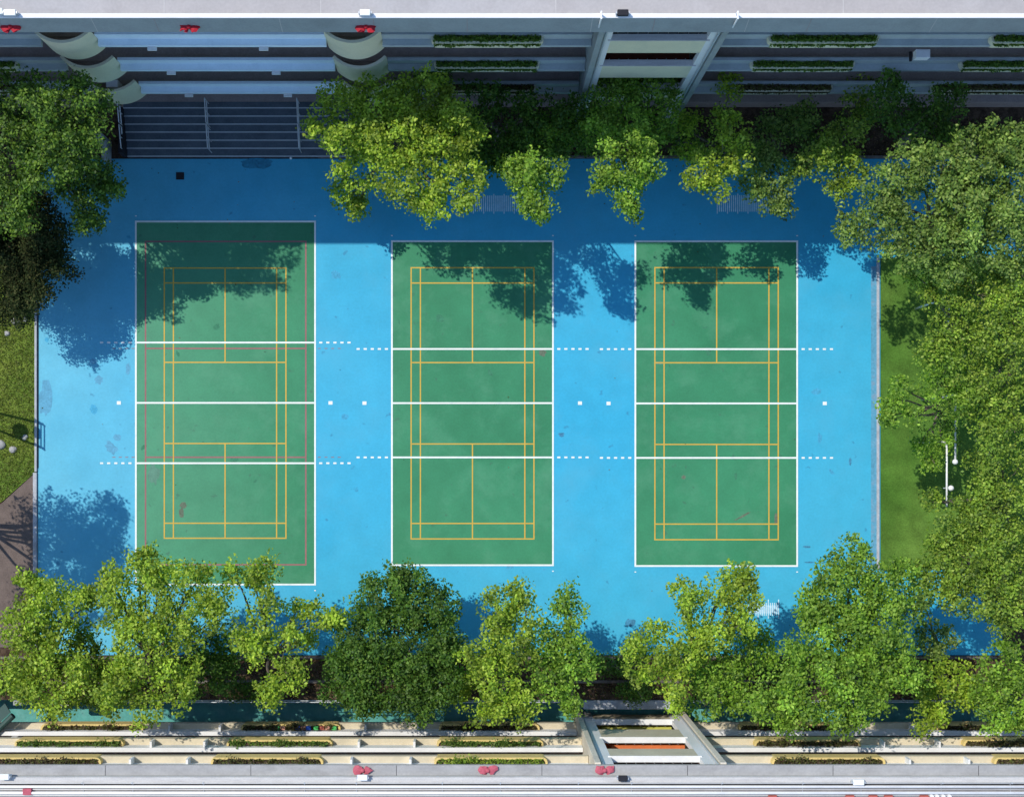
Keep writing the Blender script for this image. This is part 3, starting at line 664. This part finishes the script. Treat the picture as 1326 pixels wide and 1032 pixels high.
# roof items
def bow(x, y, z, m, label, group):
    rr = random.Random(int(x*10)); root = thing('ribbon_bow', label, 'bow', (x, y, z), group)
    for s in (-1, 1):
        mb = MB((x, y, z)); mb.ball((x+s*.21, y+rr.uniform(-.03,.03), z+.09), .19, 9, 5, .28)
        mb.v = [(a+rr.uniform(-.06,.06), b+rr.uniform(-.06,.06), c) for a, b, c in mb.v]
        mb.build('loop', m, root)
    mb = MB((x, y, z)); mb.ball((x, y-.02, z+.1), .1, 8, 6); mb.build('knot', m, root)
    mb = MB((x, y, z)); mb.add([(x-.1,y-.05,z+.03),(x-.22,y-.2,z+.02),(x-.08,y-.22,z+.02),(x,y-.05,z+.04),(x+.1,y-.05,z+.03),(x+.24,y-.18,z+.02),(x+.1,y-.22,z+.02)], [(0,1,2,3),(3,6,5,4)]); mb.build('ribbon_tail', m, root)
gb = 'red bows lying on the building ledges'
for px_, lab in ((14,'red bow on the far ledge at the upper left corner'),(245,'red bow on the far ledge between the two curved balconies'),(474,'red bow on the far ledge above the right curved balcony')):
    bow(gx(px_,14.5), 16.79, 14.45, M['red'], lab, gb)
def floodlight(x, y, z, label, m='wmetal', w_=.4, sgn=-1):
    r = thing('floodlight', label, 'floodlight', (x, y, z), 'floodlights clamped to the roof edges')
    off = (x, y, z)
    MB(off).box(x-w_/2, x+w_/2, y-.12, y+.12, z+.12, z+.26).build('lamp_housing', M[m], r, bevel=.03)
    for s in (-1, 1):
        MB(off).box(x+s*(w_/2+.02), x+s*(w_/2+.05), y-.04, y+.04, z, z+.25).build('bracket', M['steel'], r)
    MB(off).box(x-w_/2-.05, x+w_/2+.05, y-.08, y+.08, z, z+.03).build('base_plate', M['steel'], r)
floodlight(gx(474,14.9), 17.05, 15.12, 'white floodlight on the far roof edge above the right curved balcony')
floodlight(gx(4,14.9), 17.1, 15.12, 'white floodlight on the far roof edge at the upper left corner', w_=.28)
floodlight(gx(18,14.9), 17.05, 15.12, 'wide white floodlight next to the corner one on the far roof edge', w_=.45)
floodlight(gx(805,14.9), 17.05, 15.12, 'dark floodlight on the far roof edge above the stair tower', 'black', .42)
for px_, lab in ((777,'thin white pipe stub at the left corner of the far stair tower roof'),(952,'thin white pipe stub at the right corner of the far stair tower roof')):
    X = gx(px_,14.9); mb = MB(); mb.tube((X, 17.05, 15.1), (X, 17.05, 15.45), .035); mb.tube((X, 17.05, 15.42), (X, 16.8, 15.42), .035); mb.tube((X,16.8,15.45),(X,16.8,14.4),.035)
    tag(mb.build('vent_pipe', M['wmetal']), lab, 'pipe', 'pipe stubs on the far roof')
r_ = thing('air_conditioner', 'white air conditioner unit on the middle parapet at the right of the far building', 'air conditioner', (gx(1196,10), FY-.3, 9.9))
MB((gx(1196,10), FY-.3, 9.9)).box(gx(1196,10)-.3, gx(1196,10)+.3, FY-.42, FY-.06, 9.55, 9.95).build('casing', M['white'], r_, bevel=.02)
MB((gx(1196,10), FY-.3, 9.9)).box(gx(1196,10)-.42, gx(1196,10)-.32, FY-.42, FY-.02, 9.4, 9.5).build('bracket', M['black'], r_)
r_ = thing('air_conditioner', 'grey air conditioner unit inside the lowest balcony of the left curved stack', 'air conditioner', (-16.9, FY-.1, 4.1))
MB((-16.9, FY-.1, 4.1)).box(-17.1, -16.55, FY-.22, FY+.12, 4.11, 4.9).build('casing', M['white'], r_, bevel=.02)
MB((-16.9, FY-.1, 4.1)).tube((-16.8, FY-.24, 4.5), (-16.8, FY-.26, 4.5), .16, n=14).build('fan_grille', M['black'], r_)

# ------------------------------------------------------------------ steps
SX0, SX1 = gx(166), gx(470)
st = thing('grandstand_steps', 'wide dark slate steps with pale nosings between the blue surface and the far building', 'steps', (0, gy(204), 0))
of = (0, gy(204), 0)
ys = [203.5, 193.2, 182.8, 172.3, 162.0, 151.6, 141.0]
for i, y in enumerate(ys):
    z = .13*(i+1); Y0 = gy(y, z); Y1 = gy(ys[i+1], z+.13) if i < 6 else FY+.2
    MB(of).box(SX0, SX1, Y0, FY+.2 if i == 6 else Y1+.001*0, -.05, z).build('step', M['step'], st)
    MB(of).box(SX0, SX1, Y0+.005, Y0+.06, z+.001, z+.008).build('nosing', M['nose'], st)
MB(of).box(SX0-.22, SX0-.01, gy(204), FY-.1, -.05, 1.0).build('side_wall', M['dark'], st)
for (px_, lab) in ((165,'steel handrail at the left end of the dark steps'),(275,'steel handrail in the middle of the dark steps'),(391,'steel handrail on the dark steps beside the big lime tree')):
    X = gx(px_); h0 = thing('handrail', lab, 'handrail', (X, gy(198), .13), 'handrails on the dark steps'); oo = (X, gy(198), .13)
    for a, b in (((gy(199),.26),(gy(172),.65)),((gy(169),.65),(gy(141),1.0))):
        for k in (.9, .45):
            MB(oo).tube((X, a[0], a[1]+k), (X, b[0], b[1]+k), .028).build('rail', M['steel'], h0)
        for t in (0, .5, 1):
            yy = a[0]+(b[0]-a[0])*t; zz = a[1]+(b[1]-a[1])*t
            MB(oo).tube((X, yy, zz-.2), (X, yy, zz+.92), .022).build('post', M['steel'], h0)
w_ = tag(MB().box(gx(131), gx(145), gy(190), gy(184), 0, 2.4).box(gx(138), gx(144.5), gy(212), gy(190), 0, .9).build('garden_wall', M['conc'], bevel=.02), 'short grey wall corner under the far left tree beside the steps', 'wall')

# ------------------------------------------------------------------ NEAR building (bottom of the picture)
NYf = -347/PX
bB = thing('school_building', 'long sunlit building across the bottom with yellow planters, pale parapets and rooftop pipes', 'building', (0, NYf, -2.2))
OB = (0, NYf, -2.2)
def B(): return MB(OB)
U0, U1 = 4.95, 10.5
NF = -340/PX
rowsB = [(-.54, .56), (3.1, 4.2), (6.78, 7.85)]
for (zb, zc) in rowsB:
    B().box(XL, XR, NYf-2.4, NYf-.2, zb-.12, zb+.02).build('corridor_floor', M['floor'], bB)
    for x0, x1 in ((XL, U0-.02), (U1+.02, XR)):
        B().box(x0, x1, NYf-.19, NF, zb, zb+.34).build('slab_edge', M['beige'], bB, bevel=.01)
        B().box(x0, x1, NYf-.18, NYf-.02, zb+.342, zc-.06).build('parapet', M['white'], bB)
        B().box(x0, x1, NYf-.2, NYf+.005, zc-.06, zc).build('parapet_cap', M['white'], bB, bevel=.01)
B().box(XL, XR, NYf-16, NYf-2.4, -2.5, 10.0).build('wall', M['inner'], bB)
B().box(XL, XR, NYf-.9, NYf-.3, -2.5, -1.7).build('plinth', M['conc'], bB)
for x in (-44,-37,-30,-23,28.5,35,41):
    B().box(x, x+.3, NYf-.6, NYf-.25, -2.2, 10.1).build('column', M['white'], bB)
LO = -331/PX; LI = -342.5/PX
B().box(XL, XR, LI, LO, 10.1, 10.3).build('ledge', M['ledge2'], bB, bevel=.02)
B().box(XL, XR, NYf-2.6, LI, 10.0, 10.3).build('roof_slab', M['conc'], bB)
B().box(XL, XR, LI-.24, LI-.02, 10.301, 10.5).build('roof_upstand', M['capw'], bB, bevel=.02)
B().box(XL, XR, LI-.36, LI-.24, 10.301, 10.32).build('gutter', M['dark'], bB)
B().box(XL, XR, NYf-16, LI-.36, 10.301, 10.42).build('roof', M['roof2'], bB)
for (py_, r, z) in ((1013.5,.03,10.62),(1018.2,.055,10.55),(1021.6,.03,10.5),(1026.3,.06,10.55),(1029.5,.03,10.5)):
    Y = gy(py_, z); B().tube((XL, Y, z), (XR, Y, z), r).build('roof_pipe', M['capw'] if r < .05 else M['white'], bB, smooth=True)
rr = random.Random(3)
for k in range(26):
    X = -38+k*3.+rr.uniform(-.8,.8); Y = gy(1013.5, 10.62)
    B().tube((X, Y, 10.42), (X, Y, 10.66), .03).tube((X, Y+.01, 10.45), (X, gy(1026.3,10.5), 10.47), .015).build('pipe_bracket', M['steel'], bB)
for k in range(14):
    X = -40+k*6.1; B().box(X, X+.02, LI+.01, LO-.01, 10.301, 10.304).build('ledge_joint', M['dark'], bB)
tower(bB, OB, U0, U1, -334/PX, 1, [(-1.2,.2),(2.43,4.36),(6.64,8.24)], 10.09, 'beige', ['f_yellow','f_orange','f_mauve'], .26, 'inner', .85, 'white', -2.2)
# coloured walls inside tower openings facing up-slope
for (zb, zc), m in zip([(-1.2,.2),(2.43,4.36),(6.64,8.24)], ['f_yellow','f_orange','f_mauve']):
    B().box(U0+1.3, U1-.8, -334/PX-.9, -334/PX-.42, zc-1.0, zc-.35).build('stair_bench', M[m], bB)
colsB = [(-35.,-30.),(-21.7,-16.6),(-11.75,-6.8),(-1.9,3.1),(13.,18.),(22.8,27.8)]
labB = ['beyond the left edge','leftmost in view','second from the left','left of the near stair tower','right of the near stair tower','at the right edge']
pals = {(0,1):'wither',(1,1):'leafy',(2,1):'wither',(0,2):'wither',(1,2):'leafy',(2,2):'wither',(0,3):'wither',(1,3):'leafy',(2,3):'olive'}
for j, (zb, zc) in enumerate(rowsB):
    for i, (x0, x1) in enumerate(colsB):
        planter(bB, OB, x0, x1, NYf-.003 if False else NYf+.003, 1, zb-.01, zc-.40, 'ochre', (NF-NYf)+.02)
        if i == 0: continue
        planting('%s plants in the %s-row yellow planter, %s' % ('leafy' if pals.get((j,i)) == 'leafy' else 'patchy', ['lowest','middle','top'][j], labB[i]),
                 x0+.15, x1-.15, NYf+.02, NF-.03, zc-.5, pals.get((j,i),'wither'), 200+j*10+i, 'plants in the yellow planters of the near building', dens=210 if pals.get((j,i)) != 'leafy' else 220, hmax=.3 if pals.get((j,i)) != 'leafy' else .5, clumpy=True)
    for x in (-28.5,-24,-15.25,-12.75,-5.54,-2.94,19.,21.6,30,33):
        B().box(x-.05, x+.05, NYf-.015, NF-.01, zb+.345, zc-.15).build('wall_fin', M['white'], bB)
for px_, m in ((358.6,'t_green'),(366,'t_salmon'),(385.5,'t_blue'),(392.3,'t_salmon'),(399.2,'t_blue'),(409,'t_green'),(417,'t_red'),(424,'t_salmon'),(432.5,'t_green')):
    X = gx(px_, .3)
    B().box(X-.115, X+.115, NYf+.03, NF-.06, .08, .30).build('painted_tile', M[m], bB, bevel=.01)
for px_, lab in ((470,'faded red bow on the near ledge beside the white floodlight'),(632,'faded red bow on the near ledge in the middle of the picture'),(783,'faded red bow on the near ledge above the stair tower')):
    bow(gx(px_,10.3), gy(996,10.3), 10.3, M['pink'], lab, gb)
floodlight(gx(470,10.5), gy(1005,10.5), 10.5, 'white floodlight on the near roof edge behind a faded red bow', w_=.42)
floodlight(gx(8,10.5), gy(1004,10.5), 10.5, 'white floodlight on the near roof edge at the lower left corner', w_=.4)
floodlight(gx(1110,10.5), gy(1011,10.5), 10.5, 'boxy white floodlight on the near roof edge at the lower right', w_=.45)
floodlight(gx(806,10.5), gy(1006,10.5), 10.5, 'black floodlight on the near roof edge above the stair tower', 'black', .38)
for i, (px_, lab) in enumerate(((1000,'red brick block on the near roof, leftmost of the row at the lower right'),(1100,'red brick block on the near roof below the boxy floodlight'),(1130,'red brick block on the near roof, middle of the lower right row'),(1150,'red brick block on the near roof touching the bottom edge right of the middle one'),(1196,'red brick block on the near roof, rightmost of the row'),(36,'red block on the near roof at the lower left corner'))):
    X = gx(px_,10.5); Y = gy(1030.5 if px_ > 100 else 1022,10.5)
    tag(MB().box(X-.18, X+.18, Y-.2, Y+.06, 10.421, 10.62).build('brick_block', M['t_red'] if i != 5 else M['pink'], bevel=.015), lab, 'block', 'red blocks on the near roof')
for i, (px_, lab) in enumerate(((1206,'first white cup-shaped block from the left in the lower right corner'),(1213,'second white block of the lower right corner'),(1221,'third white block of the lower right corner'),(1229,'fourth white block, rightmost in the lower right corner'))):
    X = gx(px_,10.5); Y = gy(1030,10.5)
    tag(MB().tube((X, Y, 10.421), (X, Y, 10.62), .09, .07, 10).build('roof_cap', M['wmetal']), lab, 'cap', 'white caps on the near roof')
# slabs over the teal walkway
tag(MB().box(5.3, 9.8, -12.35, EDGE-.02, -.35, .03).build('concrete_slab', M['kerb'], bevel=.03), 'weathered pale concrete slab bridging to the near stair tower', 'slab')
tag(MB().box(gx(68), gx(94), -12.2, EDGE-.02, -.2, .03).build('concrete_slab', M['capw'], bevel=.02), 'small pale concrete slab under the left lime tree by the teal walkway', 'slab')
mb = MB(); mb.box(gx(15), gx(24), gy(914), gy(905), -.6, -.2).box(gx(24.5), gx(28), gy(913), gy(904), -.6, .0)
tag(mb.build('bench', M['conc'], bevel=.02), 'small grey concrete bench beside the teal walkway at the lower left', 'bench')
mb = MB(); a = Vector((*G(-8,950,.7), .7)); b = Vector((*G(17,926,.7), .7)); mb.tube(a, b, .16, n=12); 
c1 = MB(); d = (b-a).normalized(); pq = Vector((-d.y, d.x, 0)); 
c1.add([tuple(a+pq*.2), tuple(b+pq*.2), tuple(b+pq*.75-Vector((0,0,.3))), tuple(a+pq*.75-Vector((0,0,.3))), tuple(a+pq*.2-Vector((0,0,.08))), tuple(b+pq*.2-Vector((0,0,.08))), tuple(b+pq*.75-Vector((0,0,.38))), tuple(a+pq*.75-Vector((0,0,.38)))],
       [(0,1,2,3),(7,6,5,4),(0,4,5,1),(1,5,6,2),(2,6,7,3),(3,7,4,0)])
cn = thing('awning', 'dark green sloping awning with a rolled edge at the lower left corner', 'awning', tuple(a))
o1 = mb.build('rolled_edge', M['dgreen'], cn); o2 = c1.build('sheet', M['dgreen'], cn)
for o in (o1, o2):
    for v in o.data.vertices: v.co -= a
# railing on the terrace edge
rl = thing('railing', 'thin weathered steel railing along the edge above the teal walkway', 'railing', (gx(170), EDGE+.05, 0)); oo = (gx(170), EDGE+.05, 0)
for (xa, xb) in ((gx(170), 4.9), (10.6, gx(1290))):
    for z in (.9, .5): MB(oo).tube((xa, EDGE+.05, z), (xb, EDGE+.05, z), .022, n=6).build('rail', M['steel'], rl)
mb = MB(oo); x = gx(170)
while x < gx(1290):
    if not 4.9 < x < 10.6: MB(oo).tube((x, EDGE+.05, -.06), (x, EDGE+.05, .9), .022, n=6).build('post', M['steel'], rl)
    x += 1.6

# ------------------------------------------------------------------ lamps on the lawn
def lamp(label, x, ya, yb, ball_y, off_x=0, r=.045, h=4.6):
    X = gx(x, h); Ya = gy(ya, h); Yb = gy(yb, h)
    root = thing('street_lamp', label, 'lamp', (X, Ya, 0), 'white lamps on the lawn')
    oo = (X, Ya, 0)
    MB(oo).tube((X, Ya, 0), (X, Ya, h-.25), .05, .045, 10).build('post', M['wmetal'], root, smooth=True)
    m1 = MB(oo); m1.tube((X, Ya, h-.25), (X, Ya-.12, h-.05), .045).tube((X, Ya-.12, h-.05), (X, Ya-.3, h), .045).tube((X, Ya-.3, h), (X, Yb, h), .045, r)
    m1.build('arm', M['wmetal'], root, smooth=True)
    if ball_y:
        Y = gy(ball_y, h); m2 = MB(oo); m2.ball((X+off_x, Y, h-.02), .13, 14, 10); m2.build('globe', M['wmetal'], root, smooth=True)
        if off_x: MB(oo).tube((X-.16, Y, h), (X+off_x, Y, h), .025).build('crossbar', M['steel'], root)
lamp('white lamp arm ending in a round globe, beside the dark gap in the crowns', 1237, 512, 598, 598)
lamp('white lamp arm with a small globe on a crossbar, lowest on the lawn', 1226, 572, 656, 632, .2)
lamp('white lamp arm showing between the olive crowns, farthest up the lawn', 1228.5, 385, 447, None)

# ------------------------------------------------------------------ basketball stand beyond the left edge (its shadow falls on the grass)
hx, hy = G(-18, 512); hb = thing('basketball_stand', 'basketball stand beyond the left edge casting its frame shadow on the grass', 'basketball stand', (hx-1.6, hy+.5, 0)); oo = (hx-1.6, hy+.5, 0)
bx_, by_ = gx(4)-.0, gy(528)
for s in (-.6, .6):
    MB(oo).tube((bx_-2.4, by_+s*.4, 0), (bx_, by_+s, 3.5), .06, n=8).build('pole', M['dgreen'], hb)
    MB(oo).tube((bx_-.05, by_+s, 2.9), (bx_-.05, by_+s, 3.75), .04, n=8).build('frame_bar', M['dgreen'], hb)
for z in (2.95, 3.4, 3.7): MB(oo).tube((bx_-.05, by_-.62, z), (bx_-.05, by_+.62, z), .035, n=8).build('frame_bar', M['dgreen'], hb)
mb = MB(oo); mb.tube((bx_-.1, by_, 3.1), (bx_-.02, by_, 3.1), .28, n=24); mb.build('backboard', M['dgreen'], hb)
MB(oo).box(bx_-3.2, bx_-1.8, by_-.5, by_+.5, 0, .4).build('base', M['dgreen'], hb, bevel=.04)
mb = MB(oo); mb.ball((bx_-.75, by_, 2.9), .36, 14, 9); mb.build('shadow_ball', M['black'], hb)  # ball added only to cast the round shadow on the grass
